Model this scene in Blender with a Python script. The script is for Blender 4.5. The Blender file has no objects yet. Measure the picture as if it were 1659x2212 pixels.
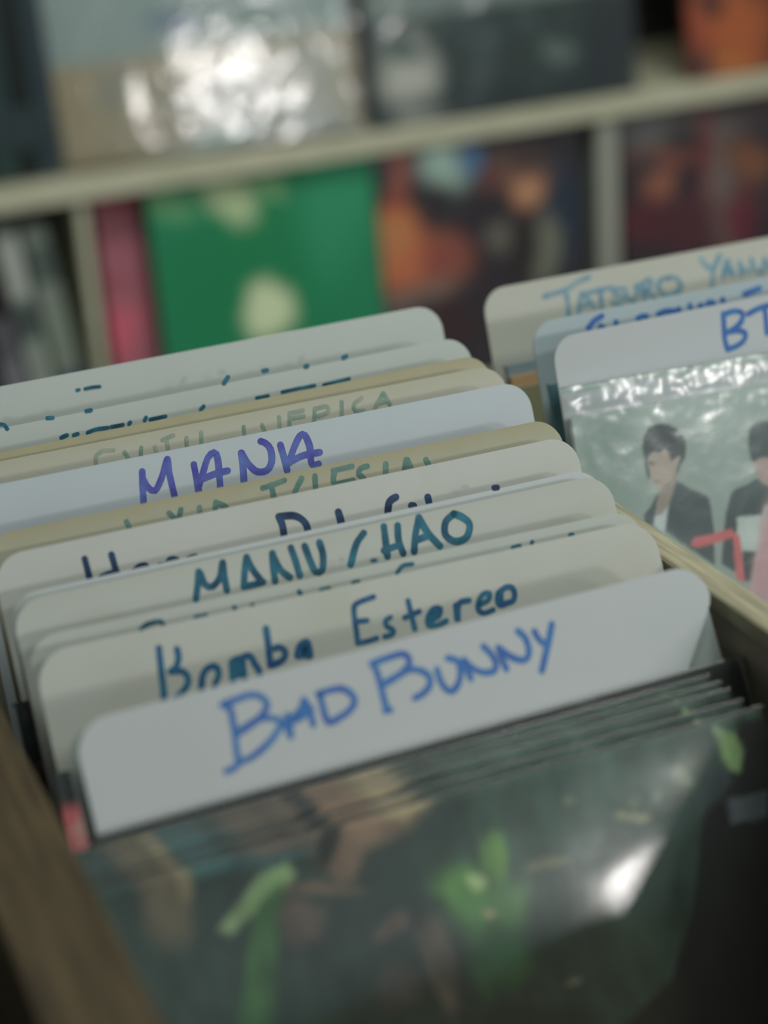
import bpy, math, random
import numpy as np
from mathutils import Matrix, Vector, noise

C = bpy.context.scene.collection
sc = bpy.context.scene

# ------------------------------------------------------------------ camera
CAM_ROT = [[0.915356, 0.211432, -0.342666], [-0.397516, 0.339132, -0.852626], [-0.064063, 0.916671, 0.394474]]
cam_data = bpy.data.cameras.new('camera')
cam = bpy.data.objects.new('camera', cam_data)
C.objects.link(cam)
cam.matrix_world = Matrix.Translation((0, 0, 1.36)) @ Matrix(CAM_ROT).to_4x4()
cam_data.sensor_fit = 'VERTICAL'
cam_data.sensor_height = 36.0
cam_data.sensor_width = 27.0
cam_data.lens = 65.84
cam_data.clip_start = 0.02
cam_data.dof.use_dof = True
cam_data.dof.focus_distance = 1.00
cam_data.dof.aperture_fstop = 2.8
sc.camera = cam

# ------------------------------------------------------------------ world and lights
world = bpy.data.worlds.new('shop_daylight')
sc.world = world
world.use_nodes = True
bg = world.node_tree.nodes['Background']
bg.inputs['Color'].default_value = (0.70, 0.95, 0.93, 1)
bg.inputs['Strength'].default_value = 0.42

def area(name, loc, target, sx, sy, power, col, shape='RECTANGLE'):
    l = bpy.data.lights.new(name, 'AREA')
    l.shape = shape
    l.size, l.size_y, l.energy, l.color = sx, sy, power, col
    o = bpy.data.objects.new(name, l)
    C.objects.link(o)
    o.location = loc
    o.rotation_euler = (Vector(target) - Vector(loc)).to_track_quat('-Z', 'Y').to_euler()
    return o

area('ceiling_panel_light', (0.9, 0.9, 2.60), (0.9, 0.9, 0), 1.2, 0.6, 28, (0.96, 1.0, 0.93))
area('ceiling_panel_light', (1.6, -1.2, 2.60), (1.6, -1.2, 0), 1.2, 0.6, 28, (0.96, 1.0, 0.93))
area('sleeve_glare_light', (1.63, -2.10, 1.74), (0.5, 0.7, 0.9), 0.22, 0.22, 14, (1.0, 0.95, 0.92), 'DISK')  # unseen lamp added behind the camera, puts glare on sleeves and boxed set

area('bag_glare_light', (2.48, -2.10, 1.84), (0.9, 2.0, 1.0), 0.34, 0.30, 14, (1.0, 0.96, 0.94))  # another unseen lamp added for shine on the boxed set's bag and right-bay sleeve

sc.view_settings.view_transform = 'Standard'
sc.view_settings.look = 'None'
sc.view_settings.gamma = 1.0
sc.view_settings.use_curve_mapping = False
sc.view_settings.exposure = -0.15

# ------------------------------------------------------------------ helpers
def lin(h):
    if isinstance(h, str):
        h = h.lstrip('#')
        v = [int(h[i:i + 2], 16) / 255 for i in (0, 2, 4)]
    else:
        v = list(h)
    return tuple((x / 12.92 if x <= .04045 else ((x + .055) / 1.055) ** 2.4) for x in v)

def mesh(name, verts, faces, mat=None, parent=None, matrix=None, smooth=False, mats=None, fm=None):
    me = bpy.data.meshes.new(name)
    me.from_pydata([tuple(v) for v in verts], [], faces)
    for m in (mats or ([mat] if mat else [])):
        me.materials.append(m)
    if fm is not None:
        me.polygons.foreach_set('material_index', fm)
    if smooth:
        me.polygons.foreach_set('use_smooth', [True] * len(me.polygons))
    me.update()
    o = bpy.data.objects.new(name, me)
    C.objects.link(o)
    if parent:
        o.parent = parent
    if matrix is not None:
        o.matrix_local = matrix
    return o

def box_geo(x0, x1, y0, y1, z0, z1, b=0.0):
    """a box with chamfered edges"""
    if b <= 0:
        v = [(x, y, z) for z in (z0, z1) for y in (y0, y1) for x in (x0, x1)]
        f = [(0, 2, 3, 1), (4, 5, 7, 6), (0, 1, 5, 4), (2, 6, 7, 3), (0, 4, 6, 2), (1, 3, 7, 5)]
        return v, f
    v, idx = [], {}
    for sx in (0, 1):
        for sy in (0, 1):
            for sz in (0, 1):
                X, Y, Z = (x0, x1)[sx], (y0, y1)[sy], (z0, z1)[sz]
                ix, iy, iz = (1 - 2 * sx) * b, (1 - 2 * sy) * b, (1 - 2 * sz) * b
                for a, p in enumerate([(X, Y + iy, Z + iz), (X + ix, Y, Z + iz), (X + ix, Y + iy, Z)]):
                    idx[(sx, sy, sz, a)] = len(v)
                    v.append(p)
    f = []
    for s in (0, 1):
        f.append([idx[(s, a, c, 0)] for a, c in ((0, 0), (1, 0), (1, 1), (0, 1))])
        f.append([idx[(a, s, c, 1)] for a, c in ((0, 0), (1, 0), (1, 1), (0, 1))])
        f.append([idx[(a, c, s, 2)] for a, c in ((0, 0), (1, 0), (1, 1), (0, 1))])
    for s in (0, 1):
        for t in (0, 1):
            f.append([idx[(0, s, t, 1)], idx[(1, s, t, 1)], idx[(1, s, t, 2)], idx[(0, s, t, 2)]])
            f.append([idx[(s, 0, t, 0)], idx[(s, 1, t, 0)], idx[(s, 1, t, 2)], idx[(s, 0, t, 2)]])
            f.append([idx[(s, t, 0, 0)], idx[(s, t, 1, 0)], idx[(s, t, 1, 1)], idx[(s, t, 0, 1)]])
            for u in (0, 1):
                f.append([idx[(s, t, u, a)] for a in (0, 1, 2)])
    # repeated corners: fix winding with bmesh
    return v, f

def fix(o):
    import bmesh
    bm = bmesh.new()
    bm.from_mesh(o.data)
    bmesh.ops.remove_doubles(bm, verts=bm.verts, dist=1e-6)
    bmesh.ops.recalc_face_normals(bm, faces=bm.faces)
    bm.to_mesh(o.data)
    bm.free()
    return o

def box(name, dims, mat, parent=None, b=0.0015, matrix=None):
    v, f = box_geo(*dims, b)
    return fix(mesh(name, v, f, mat, parent, matrix))

def tag(o, label=None, cat=None, group=None, kind=None):
    if label: o['label'] = label
    if cat: o['category'] = cat
    if group: o['group'] = group
    if kind: o['kind'] = kind
    return o

def empty(name, matrix):
    o = bpy.data.objects.new(name, None)
    o.empty_display_size = .05
    C.objects.link(o)
    o.matrix_world = matrix
    return o

def frame(lean, yaw, roll=0):
    """local X along the top edge, Y towards the back, Z up the sheet"""
    t, a = math.radians(lean), math.radians(yaw)
    u = Vector((math.cos(a), math.sin(a), 0))
    Rz = Matrix.Rotation(a, 3, 'Z')
    v = Rz @ Vector((0, math.sin(t), math.cos(t)))
    n = Rz @ Vector((0, -math.cos(t), math.sin(t)))
    return Matrix((u, -n, v)).transposed()

# ------------------------------------------------------------------ materials
def new_mat(name):
    m = bpy.data.materials.new(name)
    m.use_nodes = True
    return m, m.node_tree, m.node_tree.nodes['Principled BSDF']

def noise_mat(name, c1, c2, scale=20, rough=.6, stretch=(1, 1, 1), detail=4, spec=.3, bump=0.0, lo=.35, hi=.65):
    m, nt, p = new_mat(name)
    tc = nt.nodes.new('ShaderNodeTexCoord')
    mp = nt.nodes.new('ShaderNodeMapping')
    mp.inputs['Scale'].default_value = stretch
    nz = nt.nodes.new('ShaderNodeTexNoise')
    nz.inputs['Scale'].default_value = scale
    nz.inputs['Detail'].default_value = detail
    rp = nt.nodes.new('ShaderNodeValToRGB')
    rp.color_ramp.elements[0].position = lo
    rp.color_ramp.elements[1].position = hi
    rp.color_ramp.elements[0].color = (*lin(c1), 1)
    rp.color_ramp.elements[1].color = (*lin(c2), 1)
    nt.links.new(tc.outputs['Object'], mp.inputs['Vector'])
    nt.links.new(mp.outputs['Vector'], nz.inputs['Vector'])
    nt.links.new(nz.outputs['Fac'], rp.inputs['Fac'])
    nt.links.new(rp.outputs['Color'], p.inputs['Base Color'])
    p.inputs['Roughness'].default_value = rough
    p.inputs['Specular IOR Level'].default_value = spec
    if bump:
        bp = nt.nodes.new('ShaderNodeBump')
        bp.inputs['Strength'].default_value = bump
        bp.inputs['Distance'].default_value = .001
        nt.links.new(nz.outputs['Fac'], bp.inputs['Height'])
        nt.links.new(bp.outputs['Normal'], p.inputs['Normal'])
    return m

def card_mat(name, base, stain, amount=.25, edge=0.0, k=.79):
    """off-white card: faint mottling, yellowed stains and a yellowed band along the top edge (local z = 0)"""
    m, nt, p = new_mat(name)
    N, Lk = nt.nodes, nt.links
    tc = N.new('ShaderNodeTexCoord')
    nz = N.new('ShaderNodeTexNoise'); nz.inputs['Scale'].default_value = 14; nz.inputs['Detail'].default_value = 3
    r = N.new('ShaderNodeMapRange'); r.inputs[1].default_value = .5; r.inputs[2].default_value = .75
    r.inputs[3].default_value = 0; r.inputs[4].default_value = amount
    Lk.new(tc.outputs['Object'], nz.inputs['Vector']); Lk.new(nz.outputs['Fac'], r.inputs[0])
    sp = N.new('ShaderNodeSeparateXYZ'); Lk.new(tc.outputs['Object'], sp.inputs[0])
    n2 = N.new('ShaderNodeTexNoise'); n2.inputs['Scale'].default_value = 40
    Lk.new(tc.outputs['Object'], n2.inputs['Vector'])
    ad = N.new('ShaderNodeMath'); ad.operation = 'MULTIPLY_ADD'; ad.inputs[1].default_value = .008
    Lk.new(n2.outputs['Fac'], ad.inputs[0]); Lk.new(sp.outputs['Z'], ad.inputs[2])
    e = N.new('ShaderNodeMapRange'); e.inputs[1].default_value = -.008; e.inputs[2].default_value = .004
    e.inputs[3].default_value = 0; e.inputs[4].default_value = edge
    Lk.new(ad.outputs[0], e.inputs[0])
    mx = N.new('ShaderNodeMath'); mx.operation = 'MAXIMUM'
    Lk.new(r.outputs[0], mx.inputs[0]); Lk.new(e.outputs[0], mx.inputs[1])
    mix = N.new('ShaderNodeMix'); mix.data_type = 'RGBA'
    mix.inputs[6].default_value = (*[c * k for c in lin(base)], 1); mix.inputs[7].default_value = (*[c * k for c in lin(stain)], 1)
    Lk.new(mx.outputs[0], mix.inputs[0]); Lk.new(mix.outputs[2], p.inputs['Base Color'])
    p.inputs['Roughness'].default_value = .55
    p.inputs['Specular IOR Level'].default_value = .25
    return m

def ink_mat(name, c1, c2):
    return noise_mat(name, c1, c2, scale=90, rough=.5, spec=.2, lo=.35, hi=.68)

def print_mat(name, rough=.5):
    m, nt, p = new_mat(name)
    a = nt.nodes.new('ShaderNodeVertexColor')
    a.layer_name = 'print'
    nt.links.new(a.outputs['Color'], p.inputs['Base Color'])
    p.inputs['Roughness'].default_value = rough
    p.inputs['Specular IOR Level'].default_value = .3
    return m

def film_mat(name, rough=.1, haze=.03, scale=60, bump=.5, fres=1.45):
    """clear polythene sleeve: see-through, glossy, slightly milky"""
    m, nt, p = new_mat(name)
    N, Lk = nt.nodes, nt.links
    out = N['Material Output']
    N.remove(p)
    tr = N.new('ShaderNodeBsdfTransparent'); tr.inputs[0].default_value = (.97, .98, .98, 1)
    gl = N.new('ShaderNodeBsdfGlossy'); gl.inputs['Roughness'].default_value = rough
    gl.inputs['Color'].default_value = (1, 1, 1, 1)
    df = N.new('ShaderNodeBsdfDiffuse'); df.inputs[0].default_value = (.85, .9, .9, 1)
    fr = N.new('ShaderNodeFresnel'); fr.inputs[0].default_value = fres
    m1 = N.new('ShaderNodeMixShader'); m1.inputs[0].default_value = haze
    m2 = N.new('ShaderNodeMixShader')
    tc = N.new('ShaderNodeTexCoord'); nz = N.new('ShaderNodeTexNoise')
    nz.inputs['Scale'].default_value = scale; nz.inputs['Detail'].default_value = 3
    bp = N.new('ShaderNodeBump'); bp.inputs['Strength'].default_value = bump; bp.inputs['Distance'].default_value = .002
    Lk.new(tc.outputs['Object'], nz.inputs['Vector']); Lk.new(nz.outputs['Fac'], bp.inputs['Height'])
    Lk.new(bp.outputs[0], gl.inputs['Normal']); Lk.new(bp.outputs[0], fr.inputs['Normal'])
    Lk.new(tr.outputs[0], m1.inputs[1]); Lk.new(df.outputs[0], m1.inputs[2])
    Lk.new(fr.outputs[0], m2.inputs[0]); Lk.new(m1.outputs[0], m2.inputs[1]); Lk.new(gl.outputs[0], m2.inputs[2])
    Lk.new(m2.outputs[0], out.inputs['Surface'])
    return m

PLY = noise_mat('birch_ply', '#b7a982', '#cfc29b', 9, .55, (6, .7, 18), bump=.2)
PLY_EDGE = noise_mat('ply_edge', '#837f6a', '#a5a088', 22, .6, (20, 1, 6), bump=.3)
PLY_IN = noise_mat('ply_inner_face', '#7f766a', '#978d7f', 8, .6, (1, 1, 10), bump=.15)
DARKPLY = noise_mat('aged_ply', '#3a3122', '#544832', 16, .7, (14, 1, 5), bump=.2)
SHELFWOOD = noise_mat('shelf_ply', '#c4c2a8', '#d2d0b8', 7, .55, (2, 8, 8), bump=.1)
GREYPLY = noise_mat('grey_painted_ply', '#a3a69c', '#b3b4a8', 6, .6)
BACKPANEL = noise_mat('back_panel', '#2a2c2c', '#383a38', 3, .8)
TABLE = noise_mat('table_wood', '#4a3a2a', '#5d4a36', 5, .5, (1, 12, 1), bump=.1)
METAL = noise_mat('black_metal', '#1a1a1b', '#222223', 8, .4)
WALLP = noise_mat('wall_paint', '#8c918e', '#979b98', 2, .9)
CEILP = noise_mat('ceiling_paint', '#b9bab6', '#c2c3bf', 2, .9)
FLOORM = noise_mat('floor_concrete', '#4b4b49', '#5c5b58', 2.2, .6, detail=8, bump=.1)
PRINT = print_mat('printed_card')
FILM = film_mat('clear_sleeve', .12, .01, 30, .05, 1.75)
FILM_SOFT = film_mat('clear_sleeve_worn', .20, .05, 30, .4)
FILM_BAG = film_mat('creased_sleeve', .17, .05, 60, .12)
FILM_CRINKLE = film_mat('crinkled_bag', .09, .06, 60, .20, 1.42)

# ------------------------------------------------------------------ data measured for this shop
DIVIDERS = {"front":{"o":[0.4459,0.6974,0.9739],"r":[30.0,-0.0,0.0],"w":0.315,"h":0.3636,"s":[[3.0,-249.0,-8.2,-243.0,-7.6,-236.1,-7.1,-231.9,-8.6,-229.6,-11.9,-230.4,-14.7,-234.3,-17.7,-239.4,-19.5,-244.8,-21.1,-247.1,-22.3],[3.0,-248.7,-8.8,-246.2,-10.3,-246.2,-14.6,-246.6,-20.2,-247.3,-24.8,-248.0,-29.9,-248.2,-34.4],[3.0,-246.5,-22.4,-238.5,-19.7,-233.6,-18.3,-228.5,-19.6,-225.4,-21.7,-227.7,-25.1,-231.7,-28.4,-237.1,-31.4,-242.6,-33.5,-248.2,-34.4,-250.9,-36.0,-254.6,-36.4],[3.1,-225.4,-21.7,-223.5,-24.9,-222.7,-29.0],[3.1,-222.1,-19.9,-221.9,-22.6,-222.0,-26.1],[3.1,-225.8,-23.4,-220.9,-22.0,-215.4,-19.0,-212.8,-15.2],[3.1,-221.1,-22.8,-216.3,-22.3,-210.7,-20.2],[3.1,-212.8,-15.2,-211.3,-19.1,-211.4,-22.7,-211.5,-26.6],[3.1,-222.4,-22.5,-218.3,-20.9,-212.6,-18.8],[3.1,-205.8,-14.3,-200.1,-14.0,-194.3,-14.8,-190.6,-18.6,-190.6,-22.2,-193.8,-24.9,-198.9,-26.7,-204.3,-27.6,-205.2,-23.8,-205.2,-18.9,-205.1,-15.0],[3.1,-178.0,-7.3,-171.3,-6.7,-163.3,-6.4,-160.8,-8.2,-160.8,-11.6,-165.0,-14.5,-170.2,-16.1,-174.8,-17.2],[3.1,-177.6,-8.0,-176.7,-11.1,-176.6,-17.3,-176.7,-24.1,-176.6,-29.2],[3.1,-177.5,-29.2,-175.1,-29.3],[3.1,-174.9,-17.7,-167.7,-15.6,-161.3,-14.3,-155.7,-16.3,-153.1,-19.8,-154.1,-23.5,-157.9,-26.0,-162.4,-27.1],[3.2,-148.7,-17.4,-148.4,-22.7,-146.6,-27.1,-143.8,-28.4,-139.9,-25.3,-137.9,-20.7,-137.9,-16.1,-142.1,-13.6],[3.2,-134.8,-16.3,-134.7,-20.3,-133.9,-25.1],[3.2,-134.8,-16.3,-132.3,-20.3,-127.7,-23.8,-122.2,-24.6,-120.1,-21.6,-121.2,-16.7,-123.8,-12.6],[3.3,-116.9,-14.9,-116.6,-20.2,-115.8,-25.0],[3.3,-116.9,-14.9,-113.2,-19.3,-108.5,-22.7,-104.8,-23.1,-102.5,-19.5,-102.7,-13.7,-105.3,-9.8],[3.3,-97.4,-12.0,-96.3,-15.8,-93.9,-18.7],[3.3,-88.0,-10.7,-91.6,-17.5,-95.5,-24.2,-98.9,-30.1]]},
"plain":{"o":[0.4425,0.7014,0.9687],"r":[29.5,0.0,0.0],"w":0.315,"h":0.3558,"s":[]},
"bomba":{"o":[0.4459,0.7496,0.9763],"r":[27.69,-2.8,0.0],"w":0.315,"h":0.3583,"s":[[2.9,-258.0,-9.7,-259.1,-19.5,-260.1,-29.7,-261.3,-36.4],[2.9,-249.9,-12.0,-249.9,-15.5,-251.8,-19.6,-255.0,-21.4],[2.9,-255.0,-21.4,-249.4,-22.6,-247.7,-26.5,-250.1,-30.5,-259.2,-36.9],[2.9,-241.8,-40.9,-242.9,-34.7,-241.4,-28.0,-239.1,-24.5,-235.8,-23.2,-233.4,-24.2,-233.2,-27.8,-234.7,-30.0,-237.1,-34.0],[2.9,-226.0,-23.4,-226.8,-29.2,-227.6,-35.1],[2.9,-225.4,-23.0,-221.3,-22.9,-221.7,-29.4,-221.8,-34.4],[2.9,-222.2,-22.7,-217.0,-22.3,-215.4,-26.7,-214.1,-30.1,-214.5,-34.5],[2.9,-222.9,-23.5,-224.4,-29.8],[3.0,-206.5,-11.7,-207.0,-18.4,-208.2,-28.4],[3.0,-208.3,-28.8,-204.8,-28.6,-200.8,-27.0,-200.0,-23.6,-202.2,-21.5,-204.3,-21.6],[3.0,-194.5,-27.3,-192.5,-23.2,-189.6,-21.8,-188.2,-22.6,-188.5,-28.7],[3.0,-193.0,-27.7,-190.5,-23.6,-190.6,-28.7,-189.2,-24.9],[2.4,-159.3,-9.2,-162.1,-10.5,-163.2,-16.3,-163.6,-21.6,-164.3,-28.0],[2.4,-163.0,-17.7,-157.4,-18.4],[2.4,-164.3,-28.0,-159.2,-28.1,-154.5,-27.7],[2.4,-158.3,-8.9,-151.6,-8.1],[2.5,-145.7,-19.5,-148.5,-20.6,-148.3,-23.3,-145.7,-25.6,-146.5,-27.6,-150.5,-27.8],[2.5,-135.1,-13.6,-135.1,-19.6,-134.9,-27.4],[2.5,-138.6,-21.1,-130.8,-19.7],[2.5,-126.7,-24.7,-121.9,-24.1,-119.9,-20.7,-123.3,-20.0,-126.9,-23.1,-127.9,-27.2,-123.5,-28.2,-118.5,-27.1],[2.5,-125.4,-21.7,-126.5,-26.4],[2.5,-122.4,-21.3,-126.0,-26.6],[2.5,-112.0,-20.7,-113.0,-27.2],[2.5,-112.2,-27.4,-110.8,-21.6,-109.1,-19.7,-104.7,-19.8],[2.5,-99.3,-22.9,-94.8,-21.6,-93.5,-18.6,-97.0,-18.4,-100.2,-21.6,-101.1,-25.3,-98.6,-27.5,-93.7,-26.9],[2.6,-89.0,-19.5,-90.3,-22.6,-89.8,-25.5,-86.2,-25.2,-82.5,-24.8,-80.9,-21.8,-81.5,-18.3,-84.9,-17.6,-89.0,-19.5],[2.6,-87.6,-18.7,-89.0,-24.6]]},
"c9":{"o":[0.4459,0.7632,0.9769],"r":[27.05,-3.2,0.0],"w":0.315,"h":0.3569,"s":[[1.9,-133.0,-6.6,-129.4,-3.6,-124.1,-3.6],[1.9,-144.0,2.0,-142.1,1.9],[2.0,-261.6,-7.2,-258.4,-5.2,-251.4,-5.1,-250.5,-8.4],[2.0,-234.8,-6.7,-229.7,-6.8],[2.0,-215.5,-6.1,-215.4,-7.3],[2.1,-206.8,-6.8,-206.7,-8.0],[2.1,-182.9,-5.1,-182.4,-6.8],[2.1,-172.2,-6.9,-168.0,-6.8],[2.1,-155.5,-6.6,-153.0,-6.6],[2.0,-71.0,-6.2,-67.2,-6.0],[2.0,-60.6,-6.1,-60.2,-5.5],[2.0,-39.5,-6.1,-38.1,-6.1]]},
"manu":{"o":[0.4459,0.7931,0.9861],"r":[25.65,-1.85,0.0],"w":0.315,"h":0.3629,"s":[[3.0,-223.6,-4.7,-225.5,-10.7,-227.9,-17.4],[3.0,-223.0,-5.8,-221.9,-11.5,-218.5,-13.1,-214.0,-9.5,-211.1,-2.8],[3.0,-211.1,-2.8,-211.8,-10.0,-212.0,-16.4],[3.0,-198.8,-2.7,-201.1,-8.6,-203.4,-16.4],[3.0,-198.8,-2.7,-197.1,-9.5,-193.8,-16.2],[3.0,-203.4,-16.4,-198.7,-16.5,-193.4,-16.3],[3.1,-185.7,-3.6,-186.7,-9.9,-187.4,-17.1],[3.1,-185.9,-4.5,-183.5,-12.4,-179.7,-16.9],[3.1,-176.0,-2.9,-175.1,-9.6,-174.5,-17.1],[3.1,-168.9,-3.5,-167.8,-11.2,-166.2,-17.1,-162.8,-16.9,-160.7,-9.9,-161.1,-3.3],[3.2,-137.7,-3.5,-142.7,-8.1,-147.8,-17.3],[3.2,-126.6,-2.5,-127.4,-10.3,-128.1,-17.3],[3.2,-129.3,-14.2,-122.2,-13.3],[3.2,-119.4,-3.5,-120.6,-10.8,-119.7,-17.6],[3.2,-107.4,-1.7,-111.6,-10.8,-113.8,-18.0],[3.2,-107.4,-1.7,-104.5,-10.4,-99.7,-18.1],[3.2,-111.5,-12.7,-103.7,-11.5],[3.3,-88.7,-3.7,-94.0,-6.9,-95.5,-13.2,-91.0,-17.5,-84.6,-16.5,-81.6,-10.4,-85.1,-5.9,-88.7,-3.7]]},
"c7":{"o":[0.4459,0.8039,0.9858],"r":[25.15,-1.3,0.0],"w":0.315,"h":0.361,"s":[[2.8,-60.2,0.9,-58.4,0.7]]},
"hom":{"o":[0.4459,0.8295,0.9957],"r":[23.95,-1.5,0.0],"w":0.315,"h":0.3685,"s":[[3.3,-169.8,-9.8,-168.9,-14.7,-169.4,-21.3],[3.3,-169.8,-9.8,-162.1,-10.9,-157.8,-14.2,-156.3,-18.3,-157.5,-23.8],[3.4,-138.4,-13.9,-138.1,-19.3,-138.8,-25.9],[3.4,-106.2,-12.7,-110.2,-14.4,-112.4,-20.7,-111.7,-25.7],[3.4,-98.8,-18.7,-97.6,-19.1],[3.5,-89.0,-16.3,-89.0,-20.7,-89.4,-25.5],[2.9,-270.6,-10.0,-270.4,-15.2,-270.3,-20.4,-270.1,-24.8],[2.9,-257.3,-10.7,-256.9,-16.7,-256.7,-22.6],[2.9,-264.8,-20.8,-260.9,-19.8,-256.5,-19.7],[2.5,-248.0,-20.9,-245.3,-19.2,-241.7,-19.3,-241.1,-21.8],[2.6,-234.9,-20.8,-231.4,-21.0,-229.2,-19.1,-225.8,-19.9,-225.8,-22.8],[2.6,-219.9,-20.8,-216.2,-20.4,-215.0,-22.8]]},
"igl":{"o":[0.4459,0.8475,1.0001],"r":[23.12,-1.3,0.0],"w":0.315,"h":0.3709,"s":[[2.4,-243.3,-7.2,-242.4,-10.8],[2.5,-221.2,-7.4,-219.5,-10.0,-219.0,-15.7],[2.5,-214.8,-7.0,-216.7,-10.6,-219.0,-15.7],[2.5,-205.2,-7.9,-206.0,-13.9],[2.5,-196.3,-6.9,-198.0,-12.2],[2.5,-195.3,-7.7,-191.3,-10.8,-191.5,-17.0],[2.5,-170.6,-4.8,-165.1,-4.2,-158.4,-3.2],[2.6,-165.7,-4.1,-165.9,-13.2],[2.6,-149.0,-4.0,-153.9,-9.9,-155.7,-15.3],[2.6,-141.8,-4.3,-143.2,-13.2],[2.6,-131.4,-3.5,-120.9,-3.3],[2.6,-130.9,-4.2,-132.5,-8.5,-132.0,-12.1],[2.6,-132.4,-10.8,-122.0,-10.6],[2.6,-112.7,-4.9,-116.5,-5.3,-118.3,-7.9,-115.9,-10.7,-119.2,-14.7],[2.7,-102.4,-5.8,-104.1,-13.1],[2.7,-90.6,-5.8,-93.5,-12.9],[2.7,-90.0,-5.9,-88.1,-14.0],[2.7,-79.8,-8.0,-77.3,-16.1]]},
"mana":{"o":[0.4459,0.8832,1.0109],"r":[21.45,-1.65,0.0],"w":0.315,"h":0.3781,"s":[[3.1,-223.0,-7.9,-224.4,-16.0,-225.8,-25.5],[3.1,-223.6,-11.0,-221.8,-16.6,-218.3,-18.9,-213.9,-13.6,-210.7,-7.7,-208.6,-4.2],[3.1,-208.6,-4.2,-209.1,-12.6,-208.8,-25.7],[3.2,-195.4,-9.7,-195.5,-16.6,-195.8,-25.7],[3.2,-194.7,-20.7,-191.4,-14.8,-187.3,-7.7,-183.4,-5.5,-182.2,-9.4,-183.9,-24.2],[3.2,-192.1,-17.9,-185.1,-16.7,-178.2,-16.4],[3.2,-169.1,-8.6,-169.6,-15.8,-170.7,-24.2],[3.2,-168.8,-8.7,-166.4,-15.1,-162.6,-19.9,-157.2,-20.3,-153.6,-16.3,-152.9,-9.8,-154.9,-6.1,-157.3,-4.6],[3.3,-147.1,-8.6,-146.5,-15.7,-146.2,-22.4],[3.3,-144.4,-18.8,-140.1,-11.6,-135.4,-5.8,-132.7,-6.0,-131.3,-12.7,-132.1,-19.9,-131.6,-22.6,-128.4,-22.6],[3.3,-143.6,-18.3,-135.6,-16.5,-126.5,-16.6]]},
"sam":{"o":[0.4459,0.9134,1.0118],"r":[20.04,-1.55,0.0],"w":0.315,"h":0.3755,"s":[[1.9,-239.9,-11.1,-239.1,-7.1,-235.1,-4.9,-229.3,-5.5],[1.9,-223.8,-7.8,-222.2,-11.6],[1.9,-214.3,-7.2,-215.8,-12.9],[1.9,-207.0,-8.1,-206.7,-12.3],[1.9,-200.0,-6.4,-200.3,-13.5],[1.9,-202.2,-5.4,-195.9,-4.0],[1.9,-189.1,-6.8,-190.1,-13.1],[1.9,-180.5,-5.4,-181.7,-12.4],[2.0,-156.7,-7.0,-157.3,-12.3],[2.0,-146.3,-7.8,-145.2,-13.4],[2.0,-136.0,-5.5,-136.9,-12.6],[2.0,-129.5,-4.3,-131.4,-12.4],[2.0,-128.2,-4.5,-121.8,-4.3],[2.0,-128.8,-7.4,-121.9,-7.5],[2.0,-114.9,-4.6,-116.9,-12.8],[2.0,-114.3,-4.7,-107.8,-4.7,-107.8,-7.8,-113.9,-9.1],[2.0,-98.9,-3.9,-100.4,-12.2],[2.0,-86.9,-3.7,-92.0,-6.4,-92.1,-10.1,-87.1,-11.0],[2.1,-73.9,-3.6,-80.6,-11.0],[2.1,-73.9,-3.6,-71.3,-10.3],[2.1,-78.7,-8.3,-72.2,-8.3]]},
"yel":{"o":[0.4459,0.9329,1.0127],"r":[19.13,0.3,0.0],"w":0.315,"h":0.3744,"s":[]},
"c2":{"o":[0.4459,0.9584,1.0165],"r":[17.94,0.15,0.0],"w":0.315,"h":0.3757,"s":[[2.0,-279.7,2.2,-277.5,1.4,-276.3,-0.9],[2.1,-253.8,0.5,-251.0,0.1],[2.1,-232.0,0.1,-229.5,0.1],[2.4,-152.2,0.3,-149.2,3.2],[2.5,-128.1,2.6,-125.9,2.7],[2.5,-102.9,0.5,-101.7,0.6],[2.6,-79.2,1.2,-77.4,1.7],[2.0,-248.5,-11.4,-245.2,-10.6],[2.0,-241.5,-11.4,-239.3,-11.1],[2.0,-233.7,-11.6,-229.3,-10.7,-222.2,-11.1],[2.0,-220.1,-11.1,-213.6,-11.2],[2.0,-210.1,-11.4,-209.2,-10.7],[2.0,-201.0,-11.1,-200.0,-9.8],[2.0,-197.8,-11.4,-189.0,-11.3],[2.0,-168.4,-11.5,-166.3,-10.1],[1.9,-135.0,-11.5,-128.0,-11.6],[1.9,-119.4,-11.1,-108.0,-10.9],[1.9,-106.7,-11.1,-99.5,-11.1],[1.9,-94.0,-11.9,-78.0,-11.2]]},
"c1":{"o":[0.4459,0.9973,1.0262],"r":[16.13,-0.25,0.0],"w":0.315,"h":0.3823,"s":[[1.9,-227.3,-10.2,-226.2,-10.1],[1.9,-222.6,-10.3,-218.2,-10.2,-214.2,-10.6]]},
"bts":{"o":[0.485,0.9276,1.0152],"r":[16.0,0.2,0.0],"w":0.315,"h":0.3705,"s":[[3.2,117.2,-6.1,116.4,-14.3,115.7,-21.1,116.6,-27.8],[3.2,117.2,-6.6,124.9,-5.8,130.6,-8.1,128.8,-13.0,123.1,-16.3,116.8,-17.8],[3.2,117.8,-17.6,124.9,-17.6,130.6,-20.3,128.9,-24.4,123.3,-26.9,116.6,-27.8],[3.2,134.5,-9.2,143.0,-7.2,155.6,-6.4],[3.3,146.7,-7.0,146.5,-14.4,146.0,-23.1],[3.3,163.2,-4.2,157.7,-5.9,158.0,-10.3,162.8,-12.9,160.9,-17.9,154.4,-19.4]]},
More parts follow.
